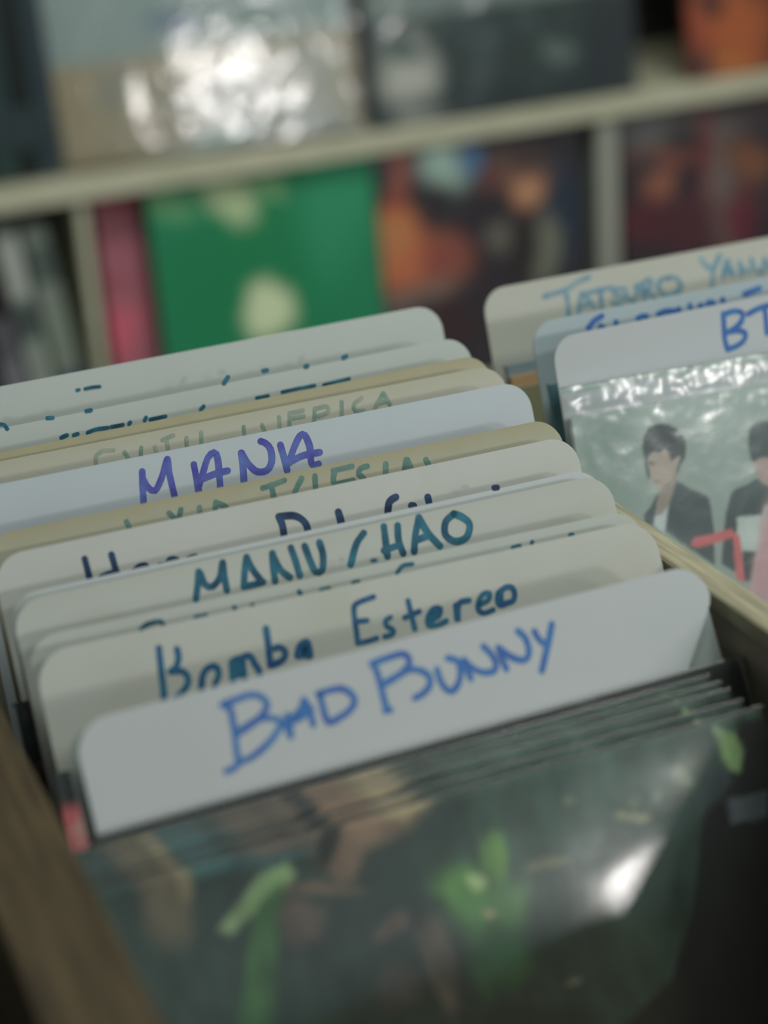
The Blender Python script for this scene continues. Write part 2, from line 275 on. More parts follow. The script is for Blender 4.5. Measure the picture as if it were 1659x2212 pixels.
"blue":{"o":[0.485,0.9537,1.0173],"r":[16.0,0.1,0.0],"w":0.315,"h":0.3728,"s":[[3.3,38.1,-8.9,43.1,-5.5,48.3,-3.8],[3.3,46.3,-9.5,48.0,-10.7],[3.3,57.2,-8.9,57.2,-10.2],[3.3,72.5,-9.4,76.1,-8.7,78.5,-9.2],[3.4,87.0,-9.4,92.2,-8.5,98.1,-9.6],[3.4,101.3,-8.8,101.5,-10.2],[3.4,109.5,-8.0,109.7,-9.8],[3.4,116.4,-9.7,117.5,-9.4],[3.4,122.2,-8.9,124.8,-8.5,126.2,-9.6],[3.5,133.0,-8.6,133.3,-10.0],[3.5,149.3,-7.9,160.5,-6.2]]},
"tats":{"o":[0.485,1.0187,1.0218],"r":[16.0,-0.5,0.0],"w":0.315,"h":0.3774,"s":[[2.8,42.2,-10.8,57.2,-9.1,67.0,-5.8,75.5,-4.0],[2.8,57.7,-9.2,57.9,-17.0,57.0,-26.9],[2.8,68.7,-13.4,65.5,-20.1,64.7,-24.6],[2.8,68.7,-13.4,73.0,-18.7,76.2,-23.8],[2.8,65.4,-21.0,74.6,-20.8],[2.8,71.7,-13.9,82.1,-13.4,90.4,-13.4],[2.9,82.1,-13.4,81.2,-24.7],[2.9,96.9,-15.0,91.6,-15.6,92.1,-18.3,96.5,-20.1,97.1,-22.8,93.2,-24.2,89.3,-22.6],[2.9,99.9,-15.5,100.2,-21.5,103.2,-23.9,107.2,-22.0,107.6,-14.9],[2.9,111.0,-15.0,111.7,-19.8,112.5,-24.5],[2.9,110.9,-15.5,117.7,-12.5,119.6,-15.1,117.3,-18.0,112.4,-19.2,120.4,-24.2],[2.9,132.2,-14.0,125.8,-14.8,124.0,-19.1,127.3,-24.3,134.7,-24.6,140.6,-21.0,137.4,-14.9,132.2,-14.0],[3.0,158.1,-6.2,161.6,-11.4,166.5,-14.1],[3.0,172.3,-5.7,166.5,-14.1,163.1,-24.8],[3.0,176.9,-10.2,173.7,-16.3,172.5,-20.7],[3.0,178.0,-10.4,179.6,-20.1],[3.0,173.6,-17.2,180.1,-17.3],[3.0,186.3,-12.7,187.7,-17.6,192.9,-19.4],[3.0,186.3,-12.7,186.0,-21.1],[3.0,195.2,-12.3,196.4,-18.1,199.2,-21.4],[3.1,205.9,-14.0,202.4,-22.0],[3.1,205.9,-14.0,211.0,-23.4]]}}
COVERS = {"front6":{"o":[0.1136,0.6335,0.932],"r":[30.0,-1.2,0.0],"w":315,"h":315,"base":"#34493f","res":180,"items":[["e",95.7,-29.1,70.6,-48.2,-28.1,-39.1,"#2b3b37",0.9],["e",216.5,-21.5,74.0,-4.8,-1.1,-23.8,"#3f5a50",0.8],["e",147.0,-73.0,61.0,-17.6,-6.0,-21.9,"#2c3a37",0.8],["e",23.4,0.4,4.8,-16.1,-12.4,-3.2,"#24342e",0.7],["e",73.7,-3.6,47.6,-1.3,0.0,-4.9,"#47696a",0.7],["p",[303.9,-3.7,274.2,-38.6,258.8,-74.2,238.5,-103.4,199.5,-120.2,186.9,-164.0,314.6,-204.5,377.2,-8.6],"#14171a",0.0],["e",35.0,16.4,7.3,-4.9,-5.2,-7.6,"#5b4f49",0.6],["e",31.2,-7.4,11.3,-1.5,-2.3,-23.8,"#6e6552",0.6],["e",40.7,-4.3,4.1,0.3,1.0,-8.4,"#8a8068",0.6],["e",35.8,3.7,4.0,-1.1,-0.6,-2.5,"#8d8266",0.6],["p",[49.7,-27.8,71.9,-10.9,84.5,-8.9,87.1,-15.0,68.7,-23.5,54.8,-31.2],"#8fa77c",0.0],["e",74.0,-18.3,12.9,6.2,1.8,-3.4,"#86a070",0.6],["p",[67.7,-23.3,80.9,-15.3,69.8,-50.8,58.9,-85.7,42.4,-80.7,56.8,-47.0],"#3f6a3c",0.0],["e",61.4,-52.2,5.5,-2.1,-8.5,-24.0,"#4d7a48",0.6],["e",84.3,-33.7,8.1,-3.8,-4.7,-10.1,"#6e5f56",0.7],["e",81.7,4.0,21.7,-2.0,-0.6,-8.5,"#665a50",0.6],["e",118.9,-3.9,22.4,-0.2,0.2,-11.5,"#85705f",0.6],["e",107.7,-14.7,8.0,-0.8,-0.7,-10.4,"#7c6758",0.6],["e",97.1,-23.6,17.4,-4.8,-0.8,-2.9,"#6b5c50",0.6],["e",103.8,-5.8,4.7,-2.2,-4.8,-10.3,"#2b2f2e",0.6],["e",141.1,0.2,12.4,-0.1,0.1,-5.1,"#a09478",0.6],["e",122.4,-46.3,7.8,1.8,1.4,-4.6,"#6a5b53",0.7],["e",138.1,-66.5,6.9,0.3,2.3,-21.0,"#6f645b",0.55],["e",118.0,-70.5,8.8,-2.5,-2.9,-10.8,"#5d5450",0.7],["e",173.8,-30.5,6.1,-1.6,-3.1,-11.2,"#6a8f50",0.6],["e",156.1,-39.8,12.1,-3.3,-3.0,-11.1,"#5f8a4c",0.7],["e",165.6,-52.4,14.3,-6.6,-7.7,-15.5,"#4f7d45",0.8],["e",164.5,-72.1,12.2,-3.5,-4.6,-16.6,"#3b6540",0.7],["e",162.9,-38.6,4.9,-1.3,-0.9,-3.4,"#a0b080",0.6],["e",165.0,-53.0,3.2,-0.9,-0.5,-1.7,"#b0a888",0.5],["e",195.7,-39.5,10.7,-0.3,0.0,-2.4,"#8b8f70",0.6],["e",241.2,-31.0,7.5,-2.6,-0.9,-2.2,"#9c9c80",0.5],["e",242.9,-25.2,2.6,-0.7,-0.9,-3.1,"#6f7d68",0.6],["e",254.5,-25.5,2.6,-0.7,-0.9,-3.1,"#6f8070",0.6],["e",213.4,-16.5,3.0,-0.8,-0.7,-2.3,"#73866f",0.6],["p",[289.8,-2.4,300.1,-8.1,301.1,-16.9,297.2,-25.6,291.1,-21.9],"#8ca476",0.0],["e",270.0,-20.7,6.2,-1.6,-1.5,-5.1,"#7f9076",0.6],["e",277.8,-18.5,6.7,-1.7,-2.9,-9.8,"#2f4a33",0.6],["p",[287.1,-35.3,308.4,-35.9,304.8,-47.7,286.2,-46.0],"#5c646a",0.0],["e",282.1,-28.0,5.0,-5.4,-9.6,-7.0,"#3e4a4d",0.5],["e",194.5,-90.7,3.8,-0.5,-0.1,-1.5,"#8b8b78",0.5],["e",171.0,-103.8,32.7,-9.7,-2.6,-9.1,"#222b2b",0.8]]},
"group":{"o":[0.487,0.9084,0.971],"r":[16.0,-5.5,0.0],"w":315,"h":315,"base":"#8b9a96","res":270,"items":[["e",63.9,-0.9,91.1,-0.2,0.9,-16.6,"#99a5a2",0.8],["e",13.9,-36.9,26.2,-4.6,-6.2,-43.5,"#7f908b",0.9],["p",[37.5,-64.2,42.3,-60.0,47.4,-53.7,50.5,-53.1,44.9,-63.3,43.6,-72.6,36.9,-69.1],"#405255",0.0],["p",[50.9,-45.9,62.2,-42.4,59.8,-50.9,55.0,-60.1,51.7,-66.2,45.5,-67.3,46.1,-59.0,49.5,-51.3],"#8e8680",0.0],["p",[61.0,-47.2,64.7,-50.6,69.2,-53.7,77.0,-58.4,80.3,-61.3,81.2,-68.2,81.0,-81.1,78.9,-102.9,66.4,-91.5,49.2,-75.8,53.3,-63.1,57.5,-54.9],"#3e5154",0.0],["p",[44.5,-66.0,48.1,-66.1,54.2,-61.1,51.0,-71.1,49.3,-77.0,42.6,-71.3],"#aeb6b8",0.0],["p",[43.9,-31.4,48.2,-26.6,53.2,-25.2,59.2,-29.6,58.9,-35.6,64.8,-32.8,66.1,-34.1,64.0,-38.2,61.0,-42.2,58.8,-45.7,54.2,-48.2,49.7,-50.2,45.5,-45.6,44.0,-39.2],"#a29890",0.0],["p",[42.1,-23.3,43.7,-18.0,47.7,-13.2,53.2,-11.9,59.1,-12.9,64.6,-16.0,68.8,-21.2,70.3,-25.3,69.6,-30.3,68.0,-35.5,64.4,-39.4,62.4,-43.5,61.3,-42.2,65.8,-34.0,64.1,-33.2,58.9,-35.6,58.4,-30.5,56.5,-26.9,52.6,-29.5,49.2,-27.8,45.4,-29.4,43.9,-35.8,44.7,-42.6,43.3,-44.1,42.4,-37.8,41.7,-29.9],"#2f4144",0.0],["e",46.5,-34.5,2.4,-1.3,-0.5,-1.0,"#5f6466",0.5],["e",48.6,-45.8,2.3,-0.8,-0.3,-0.8,"#7d6a66",0.5],["p",[110.2,-35.0,111.7,-26.2,115.5,-22.9,121.9,-21.8,131.0,-23.3,138.8,-30.2,137.6,-44.2,133.4,-52.0,117.0,-49.1,112.5,-46.1,111.0,-43.0],"#364a4c",0.0],["p",[112.5,-45.5,117.8,-43.1,131.0,-46.5,133.5,-51.5,129.1,-61.5,120.7,-63.4,116.9,-59.3,113.9,-53.7],"#9b8c88",0.0],["p",[87.9,-81.9,90.4,-72.7,94.9,-62.2,98.3,-59.4,106.5,-58.0,113.7,-55.3,117.5,-59.4,125.5,-64.8,143.9,-68.1,147.1,-91.6,112.8,-85.3,97.1,-82.4,94.6,-87.1,92.2,-110.0,83.3,-102.6],"#394d50",0.0],["p",[96.7,-76.1,113.8,-78.1,116.4,-72.3,137.0,-72.6,132.9,-103.9,106.0,-98.9,98.2,-97.4,96.4,-88.0],"#aab6b4",0.0],["p",[97.9,-97.4,107.2,-99.7,101.1,-117.4,97.0,-115.5],"#304447",0.0],["p",[107.3,-99.1,145.7,-102.9,139.8,-148.1,95.7,-139.3,101.1,-117.4],"#a9a2a6",0.0],["e",112.8,-105.9,9.1,-2.5,-7.7,-33.1,"#aa9095",0.9],["p",[64.5,-87.7,67.5,-83.7,93.3,-82.9,93.9,-88.1,69.0,-90.2],"#b4666a",0.0],["p",[92.6,-83.9,97.6,-88.2,97.7,-117.3,91.7,-113.3,92.6,-93.0],"#b4666a",0.0]]},
"green":{"o":[0.6262,2.3,0.8115],"r":[3.0,0.0,0.0],"w":315,"h":330,"base":"#1f7350","res":60,"items":[["e",142.9,-112.6,130.9,-22.1,-14.4,-124.6,"#197048",0.9],["e",114.1,-27.7,23.8,-29.7,-27.2,-19.4,"#9fb08a",0.75],["e",166.8,-17.5,23.1,-11.9,-8.5,-15.9,"#6f9c6e",0.8],["e",26.7,-20.1,36.9,-5.8,-3.1,-23.6,"#5c9065",0.85],["e",148.0,-183.0,31.2,-12.3,-15.4,-44.2,"#b9c4a0",0.6],["e",256.1,-43.6,53.2,-3.8,-1.0,-125.8,"#2b805c",0.9],["e",162.5,1.4,44.9,-0.8,0.3,-8.5,"#17543a",0.7]]},
"pink":{"o":[0.5648,2.33,0.8115],"r":[3.0,0.0,0.0],"w":315,"h":330,"base":"#8c5560","res":40,"items":[["e",30.0,-11.0,36.5,-5.7,-2.5,-17.7,"#7a3540",0.8],["e",21.1,-119.4,43.6,-1.5,0.0,-4.9,"#8a3c4a",0.6],["e",5.6,-185.3,37.2,-6.9,-5.2,-37.0,"#b35565",0.9]]},
"portrait":{"o":[0.944,2.3,0.8115],"r":[3.0,0.0,0.0],"w":312,"h":330,"base":"#30272f","res":60,"items":[["e",24.8,-56.9,26.3,-8.5,-19.1,-65.7,"#8a4a3a",0.7],["e",30.5,-147.2,76.0,-0.3,5.7,-58.7,"#b0704c",0.8],["e",20.3,-107.0,34.1,-5.5,-3.4,-37.9,"#c07c52",0.8],["e",92.7,-157.7,42.1,-7.1,-3.2,-38.8,"#8a5044",0.8],["e",46.6,-202.1,74.3,11.8,4.1,-14.3,"#7f6a62",0.8],["e",3.0,-34.8,18.2,-5.8,-10.4,-35.5,"#20262b",0.7],["e",103.0,-30.9,33.3,5.9,11.3,-37.5,"#93a29a",0.65],["e",145.0,-30.8,17.7,-5.5,-6.7,-24.0,"#50708f",0.7],["e",228.2,-65.7,52.9,-16.5,-10.0,-36.8,"#7d5f50",0.8],["e",226.7,-88.1,24.5,-3.8,-1.6,-24.5,"#b98a6c",0.7],["e",171.4,-57.1,21.2,-3.2,-1.4,-19.1,"#6b3b36",0.8],["e",229.7,-43.3,43.2,-6.4,-0.8,-12.7,"#4b3b3a",0.8],["e",275.1,-135.1,43.9,-10.5,-12.4,-77.8,"#283447",0.8],["e",187.0,-140.6,28.7,-4.7,-1.7,-24.7,"#6f6a60",0.7],["e",250.8,-171.0,24.7,-6.1,-7.9,-48.7,"#79796a",0.65],["e",214.4,-164.9,28.8,-7.1,-8.5,-51.7,"#2d2226",0.7],["e",85.3,-248.8,42.6,-7.8,-3.2,-39.7,"#3a1f24",0.8]]},
"redband":{"o":[1.3197,2.3,0.8115],"r":[3.0,0.0,0.0],"w":315,"h":330,"base":"#43333b","res":60,"items":[["e",46.5,-38.8,45.5,-6.5,-1.3,-32.7,"#6e6f70",0.8],["e",122.9,-43.1,93.5,-6.2,1.4,-20.0,"#77716e",0.8],["e",75.6,-76.0,53.9,-8.0,-1.0,-26.5,"#8d5245",0.8],["e",66.7,-108.0,28.6,-13.6,-14.3,-29.3,"#a8705a",0.8],["e",107.4,-47.5,30.8,-4.4,-0.5,-16.5,"#222631",0.7],["e",113.1,-108.4,31.1,-4.7,-0.9,-26.9,"#242b38",0.7],["e",144.6,-99.7,23.5,-3.5,-2.3,-81.2,"#7c3038",0.8],["e",167.1,-143.8,28.5,-4.4,-2.3,-89.3,"#84746f",0.7],["e",215.8,-96.8,40.0,-5.9,-0.7,-33.9,"#8f5f44",0.8],["e",34.0,-156.7,46.1,-7.4,-1.4,-33.7,"#6b2f3a",0.8],["e",103.3,-167.8,70.8,-11.4,-1.4,-40.9,"#5f303a",0.8],["e",198.2,-176.1,32.1,-5.1,-0.9,-41.5,"#7a3040",0.8],["e",44.9,-78.1,22.8,-3.4,-0.5,-13.2,"#2f3e46",0.7]]},
"tanbox":{"o":[0.5361,2.368,1.1776],"r":[10.5,-3.6,0.0],"w":395,"h":330,"base":"#8f8261","res":70,"items":[["p",[-39.1,96.0,-92.0,-207.8,171.7,-206.2,486.5,-200.0,519.1,52.2],"#7f8e8c",0.0],["e",165.2,-170.1,35.6,-4.0,-2.3,-14.6,"#5c6f84",0.75],["e",219.0,-297.9,206.9,8.0,2.7,-76.1,"#8f8672",0.9],["e",257.2,-291.0,124.3,15.2,9.3,-69.9,"#999c96",0.85],["e",182.7,-334.3,72.1,14.7,5.0,-22.9,"#8aa09c",0.8],["e",320.1,-245.8,73.7,15.5,8.1,-34.2,"#9a9a92",0.8],["e",76.6,-239.6,35.1,-4.3,-4.5,-28.1,"#848173",0.8],["e",339.0,-337.1,56.9,-7.4,-4.9,-35.4,"#969b98",0.8]]},  # light grey ellipses: softened bag glare painted into the box colours
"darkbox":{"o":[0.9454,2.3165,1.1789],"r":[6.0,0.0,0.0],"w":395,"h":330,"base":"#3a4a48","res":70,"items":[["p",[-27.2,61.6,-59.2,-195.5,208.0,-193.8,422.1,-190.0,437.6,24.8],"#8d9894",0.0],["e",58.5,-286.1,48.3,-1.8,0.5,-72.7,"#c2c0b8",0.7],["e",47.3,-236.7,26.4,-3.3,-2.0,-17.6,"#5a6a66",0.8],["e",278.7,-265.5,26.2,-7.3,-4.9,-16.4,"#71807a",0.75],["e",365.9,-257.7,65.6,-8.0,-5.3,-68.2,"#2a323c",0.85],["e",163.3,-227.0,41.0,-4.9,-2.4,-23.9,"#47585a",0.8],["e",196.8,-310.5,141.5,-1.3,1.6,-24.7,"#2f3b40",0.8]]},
"maroon":{"o":[0.9286,2.3476,1.0923],"r":[6.0,0.0,0.0],"w":315,"h":245,"base":"#4f2630","res":12,"items":[]},
"orangebox":{"o":[1.4265,2.3165,1.1768],"r":[6.0,0.0,0.0],"w":315,"h":330,"base":"#5a3226","res":40,"items":[["e",25.7,-260.0,30.2,-3.6,-2.4,-37.8,"#7a3a2c",0.8],["e",78.7,-266.4,53.8,-6.4,-4.0,-70.2,"#8a4a2c",0.8],["e",75.4,-323.7,46.3,-5.9,-1.5,-25.7,"#8c5430",0.8],["e",22.5,-310.5,16.7,-2.1,-0.9,-14.0,"#2a2a2e",0.7],["e",42.6,-230.5,19.6,-2.3,-1.1,-18.8,"#2a2024",0.7]]},
"front2":{"o":[0.1085,0.6637,0.9326],"r":[30,-0.2]},
"front3":{"o":[0.1095,0.6571,0.9328],"r":[30,-0.5]},
"front4":{"o":[0.1105,0.6525,0.9318],"r":[30,-0.8]},
"front5":{"o":[0.112,0.6455,0.9295],"r":[30,-1.0]},
"front1":{"o":[0.1289,0.6677,0.9345],"r":[30.0,0.0,0.0],"w":315,"h":315,"base":"#18201f","res":12,"items":[]},
"mid":{"o":[0.1262,0.7291,0.934],"r":[28.6,-1.5,0.0],"w":315,"h":315,"base":"#3a4241","res":50,"items":[["e",7.5,-7.8,8.0,-2.0,-2.3,-9.9,"#252c2c",0.7],["p",[-6.8,-15.1,34.7,-19.0,21.7,-74.6,-17.8,-63.7],"#ab545b",0.0],["e",9.1,-28.2,3.6,-0.9,-1.0,-4.4,"#a8a894",0.6]]},
"mid2":{"o":[0.1258,0.8007,0.934],"r":[24.6,-1.4,0.0],"w":315,"h":315,"base":"#1c1c24","res":60,"items":[["e",5.2,-3.1,13.2,-0.8,-0.1,-2.2,"#5a4644",0.6],["e",6.1,-14.2,6.4,-1.6,-0.8,-3.9,"#26304e",0.8],["e",9.0,-31.9,4.3,-1.1,-0.9,-4.3,"#8a5a5a",0.8],["e",1.0,-22.0,8.5,-2.1,-1.4,-6.4,"#1c1e2a",0.8]]},
"tb1":{"o":[0.488,0.994,0.979],"r":[16.0,0.0,0.0],"w":315,"h":325,"base":"#66767e","res":12,"items":[]},
"tb2":{"o":[0.488,0.988,0.973],"r":[16.0,0.0,0.0],"w":315,"h":325,"base":"#94795c","res":12,"items":[]},
"tb3":{"o":[0.488,0.981,0.968],"r":[16.0,0.0,0.0],"w":315,"h":325,"base":"#70705a","res":12,"items":[]},
"bb":{"o":[0.487,0.935,0.9843],"r":[16.0,0.0,0.0],"w":315,"h":320,"base":"#4b6a72","res":20,"items":[["e",0.6,-19.4,12.1,-2.4,-1.9,-10.9,"#2f4548",0.8]]}}


# ------------------------------------------------------------------ room shell
def struct(name, dims, mat, b=0):
    return tag(box(name, dims, mat, None, b), kind='structure')
struct('floor', (-2.0, 3.6, -3.2, 2.9, -.1, 0), FLOORM)
struct('ceiling', (-2.0, 3.6, -3.2, 2.9, 2.75, 2.85), CEILP)
struct('wall_back', (-2.0, 3.6, 2.8, 2.9, 0, 2.75), WALLP)
struct('wall_left', (-2.1, -2.0, -3.2, 2.9, 0, 2.75), WALLP)
struct('wall_right', (3.6, 3.7, -3.2, 2.9, 0, 2.75), WALLP)
struct('baseboard_back', (-2.0, 3.6, 2.785, 2.8, 0, .09), CEILP)

# ------------------------------------------------------------------ table under the crate
T0 = empty('display_table', Matrix.Translation((.45, .72, 0)))
tag(T0, 'dark wooden display table under the record crate', 'table')
box('table_top', (-.62, .62, -.45, .45, .605, .639), TABLE, T0, .003)
for sx in (-1, 1):
    for sy in (-1, 1):
        box('leg', (sx * .56 - .025, sx * .56 + .025, sy * .39 - .025, sy * .39 + .025, 0, .605), METAL, T0, .002)

# ------------------------------------------------------------------ two-bay crate
CR = empty('record_crate', Matrix.Translation((.45, .7, .64)))
tag(CR, 'open-topped plywood record crate with two bays of divided records', 'crate')
def board(name, dims, mat, label=None):
    x0, x1, y0, y1, z0, z1 = dims
    o = box(name, (x0 - .45, x1 - .45, y0 - .7, y1 - .7, z0 - .64, z1 - .64), mat, CR, .0012)
    if label: o['label'] = label
    return o
zr = .957
board('bottom_board', (.074, .817, .34, 1.11, .640, .6545), PLY_IN)
board('side_board', (.074, .1125, .34, 1.11, .655, zr), DARKPLY, 'thick worn brown side board')
board('side_board', (.80, .817, .34, 1.11, .655, zr), PLY)
board('divider_board', (.4475, .4645, .358, 1.092, .655, zr - .011), PLY_IN)
board('rail', (.4475, .4645, .358, 1.092, zr - .011, zr), PLY_EDGE, 'pale plywood top rail between the bays')
board('front_board', (.1128, .7997, .34, .3575, .655, zr), PLY)
board('back_board', (.1128, .7997, 1.0925, 1.11, .655, zr - .06), PLY)

# ------------------------------------------------------------------ divider cards
def ribbon(strokes, thick=1.12):
    V, F = [], []
    for k, s in enumerate(strokes):
        w = s[0] / 2000 * thick
        p = np.array(s[1:], float).reshape(-1, 2) / 1000
        if len(p) == 1:
            p = np.vstack([p, p + 1e-4])
        # Catmull-Rom through the points
        P = np.vstack([2 * p[0] - p[1], p, 2 * p[-1] - p[-2]])
        q = []
        for i in range(1, len(P) - 2):
            n = max(2, int(np.linalg.norm(P[i + 1] - P[i]) / .0015))
            for t in np.linspace(0, 1, n, endpoint=False):
                a, b, c_, d = P[i - 1], P[i], P[i + 1], P[i + 2]
                q.append(.5 * (2 * b + (c_ - a) * t + (2 * a - 5 * b + 4 * c_ - d) * t * t + (3 * b - a - 3 * c_ + d) * t ** 3))
        q.append(P[-2])
        q = np.array(q)
        T = np.gradient(q, axis=0)
        T /= np.linalg.norm(T, axis=1)[:, None] + 1e-9
        Nn = np.stack([-T[:, 1], T[:, 0]], 1)
        y = -.00012 - k * .000006
        b0 = len(V)
        for i in range(len(q)):
            ww = w * (1 + .12 * noise.noise(Vector((q[i][0] * 120, q[i][1] * 120, k))))
            for sgn in (1, -1):
                a = q[i] + Nn[i] * ww * sgn
                V.append((a[0], y, a[1]))
        for i in range(len(q) - 1):
            F.append((b0 + 2 * i, b0 + 2 * i + 1, b0 + 2 * i + 3, b0 + 2 * i + 2))
        for e, sg in ((0, -1), (len(q) - 1, 1)):
            c0 = len(V)
            V.append((q[e][0], y, q[e][1]))
            for j in range(9):
                an = math.pi * j / 8 - math.pi / 2
                d = T[e] * sg * math.cos(an) * w + Nn[e] * math.sin(an) * w
                V.append((q[e][0] + d[0], y, q[e][1] + d[1]))
            for j in range(8):
                F.append((c0, c0 + 1 + j, c0 + 2 + j))
    return V, F

def outline(w, h, r, taper=False):
    P = [(-w, -h), (-w, -r)]
    for j in range(1, 9):
        a = math.pi - math.pi / 2 * j / 8
        P.append((-w + r + r * math.cos(a), -r + r * math.sin(a)))
    xr = -.004 if taper else 0
    for j in range(9):
        a = math.pi / 2 - math.pi / 2 * j / 8
        P.append((xr - r + r * math.cos(a), -r + r * math.sin(a)))
    if taper:
        P += [(-.0055, -.0205), (-.012, -.0295), (-.0267, -.0484), (-.031, -.058), (-.032, -h)]
    else:
        P.append((0, -h))
    return P[::-1]

BLUE = ink_mat('bright_blue_marker', '#3a60a6', '#3c78b0')
TEAL = ink_mat('blue_green_marker', '#1f4c7e', '#30728c')
TEAL2 = ink_mat('dark_teal_marker', '#1c4860', '#2f748a')
VIOLET = ink_mat('violet_marker', '#4c48a4', '#5f76b8')
NAVY = ink_mat('navy_marker', '#1c2e4e', '#2c4c6e')
FADED = ink_mat('faded_green_marker', '#4d7470', '#6f8f88')
FAINT = ink_mat('faint_green_marker', '#6f9088', '#a4aa98')
BLUE3 = ink_mat('worn_blue_marker', '#5c8aa4', '#86a5b0')
cool = lambda n, b='#cfd5d8', s='#c3cdd0', a=.3, e=0: card_mat(n, b, s, a, e)
CARD = {
 'front': (card_mat('card_front', '#cfd5d8', '#c3cdd0', .3, 0, .70), BLUE, 'foremost white divider card with a two-word name in bright blue capitals'),
 'plain': (cool('card_plain', '#b9c4c2', '#aab8b4'), None, 'plain grey-green divider card right behind the foremost card'),
 'bomba': (card_mat('card_b', '#cbcfc8', '#bdb8a6', .35), TEAL, 'divider card with a mixed-case blue-green name, just behind the bright blue one'),
 'c9': (card_mat('card_c', '#c4cbc6', '#b4b8a8', .3), TEAL2, 'divider card whose lettering is nearly hidden, in front of the dark teal capitals'),
 'manu': (card_mat('card_d', '#c8cdc8', '#b9b7a2', .4, .25), TEAL2, 'divider card with two words in dark teal capitals'),
 'c7': (cool('card_e', '#ccd4d6'), NAVY, 'blank-looking card showing a thin strip above the dark teal capitals'),
 'hom': (card_mat('card_f', '#ced1cc', '#c0bdac', .25), NAVY, 'divider card with thick navy lettering cut off at half height'),
 'igl': (card_mat('card_g', '#bfc0ad', '#b0a888', .5, .8), FADED, 'yellowed beige divider card with faded green capitals'),
 'mana': (cool('card_h', '#cbd5dd', '#c0cad2'), VIOLET, 'bluish white divider card with one word in violet capitals'),
 'sam': (card_mat('card_i', '#cfd0c2', '#b5ae8c', .3, .35), FAINT, 'cream divider card with very faint green lettering behind the violet name'),
 'yel': (card_mat('card_j', '#c6c5b0', '#b7b08c', .4, .9), None, 'divider card with a yellowed top edge and no lettering'),
 'c2': (cool('card_k', '#c9d2ce', '#bfc9c4'), TEAL2, 'second divider card from the back, lettering cut to small dashes'),
 'c1': (cool('card_l', '#cdd5d2', '#c4cdc9'), TEAL2, 'rearmost divider card of the left bay, against the green cover'),
 'bts': (cool('card_m', '#c9cfd4', '#c2cace'), BLUE, 'grey-white divider card with blue capitals in front in the right bay'),
 'blue': (cool('card_n', '#b8c8cf', '#acbcc4'), BLUE, 'pale blue divider card in the middle of the right bay'),
 'tats': (card_mat('card_o', '#cdcfc6', '#bfc0b0', .4, .3), BLUE3, 'rear divider card of the right bay with worn thin blue capitals'),
}
for key, (mat, ink, label) in CARD.items():
    d = DIVIDERS[key]
    w, h = d['w'], d['h']
    lean, yaw, roll = d['r']
    shift = 0.0
    right = key in ('bts', 'blue', 'tats')
    M = Matrix.Translation(Vector(d['o'])) @ frame(lean, yaw).to_4x4()
    if right:
        P = [(-x, z) for x, z in outline(w, h, .0155)][::-1]
    else:
        P = outline(w, h, .0165 if key in ('front', 'bomba') else .0155, key == 'front')
    n = len(P)
    V = [(x, 0, z) for x, z in P] + [(x, .0008, z) for x, z in P]
    F = [tuple(range(n))[::-1], tuple(range(n, 2 * n))] + [(i, (i + 1) % n, n + (i + 1) % n, n + i) for i in range(n)]
    o = fix(mesh('divider_card', V, F, mat, None, M))
    tag(o, label, 'divider card', 'handwritten divider cards in the record crate')
    if d['s'] and ink:
        st = sorted(d['s'], key=lambda s: min(s[1::2]))
        words, right_end = [[st[0]]], max(st[0][1::2])
        for s in st[1:]:                                    # a gap wider than 9 mm starts the next word
            if min(s[1::2]) - right_end > 9:
                words.append([])
            words[-1].append(s)
            right_end = max(right_end, max(s[1::2]))
        for wd in words:
            V, F = ribbon(wd, 1.0 if key == 'front' else 1.12)
            mesh('handwriting', V, F, ink, o)

# ------------------------------------------------------------------ printed covers
def paint(cv):
    """flat artwork of a cover as a colour per grid point"""
    n = cv['res']
    w, h = cv['w'], cv['h']
    u = np.linspace(0, w, n + 1)
    v = np.linspace(-h, 0, n + 1)
    U, Vv = np.meshgrid(u, v)
    col = np.empty(U.shape + (3,))
    col[:] = lin(cv['base'])
    rs = np.random.RandomState(len(cv['items']) + n)
    for it in cv['items']:
        c = np.array(lin(it[-2]))
        soft = it[-1]
        if it[0] == 'e':
            cx, cy, ux, uy, vx, vy = it[1:7]
            det = ux * vy - uy * vx
            a = ((U - cx) * vy - (Vv - cy) * vx) / det
            b = (-(U - cx) * uy + (Vv - cy) * ux) / det
            ang = np.arctan2(b, a)
            k = rs.rand(3) * 6.28
            wob = 1 + .13 * np.sin(2 * ang + k[0]) + .09 * np.sin(3 * ang + k[1]) + .05 * np.sin(7 * ang + k[2])
            r = np.sqrt(a * a + b * b) / wob
            e0 = 1 - soft * .75
            m = np.clip((1 + soft * .5 - r) / (1 + soft * .5 - e0), 0, 1)
            m = m * m * (3 - 2 * m)
        else:
            p = np.array(it[1]).reshape(-1, 2)
            m = np.zeros(U.shape)
            dx, dy = w / n * .25, h / n * .25
            for ox, oy in ((-dx, -dy), (dx, -dy), (-dx, dy), (dx, dy)):
                ins = np.zeros(U.shape, bool)
                X, Y = U + ox, Vv + oy
                for i in range(len(p)):
                    x1, y1 = p[i]
                    x2, y2 = p[(i + 1) % len(p)]
                    if y1 == y2: continue
                    ins ^= ((y1 > Y) != (y2 > Y)) & (X < (x2 - x1) * (Y - y1) / (y2 - y1) + x1)
                m += ins * .25
        col = col * (1 - m[..., None]) + c * m[..., None]
    if cv.get('mottle'):                                   # leafy light and dark flecks of the print
        mt = np.array([[noise.noise(Vector((x * .07, y * .035, 3))) + .6 * noise.noise(Vector((x * .16, y * .09, 7)))
                        for x in u] for y in v])
        col = col * np.clip(1 + cv['mottle'] * mt, .3, 2.2)[..., None]
    return U / 1000, Vv / 1000, np.clip(col * cv.get('gain', 1.8), 0, .9)

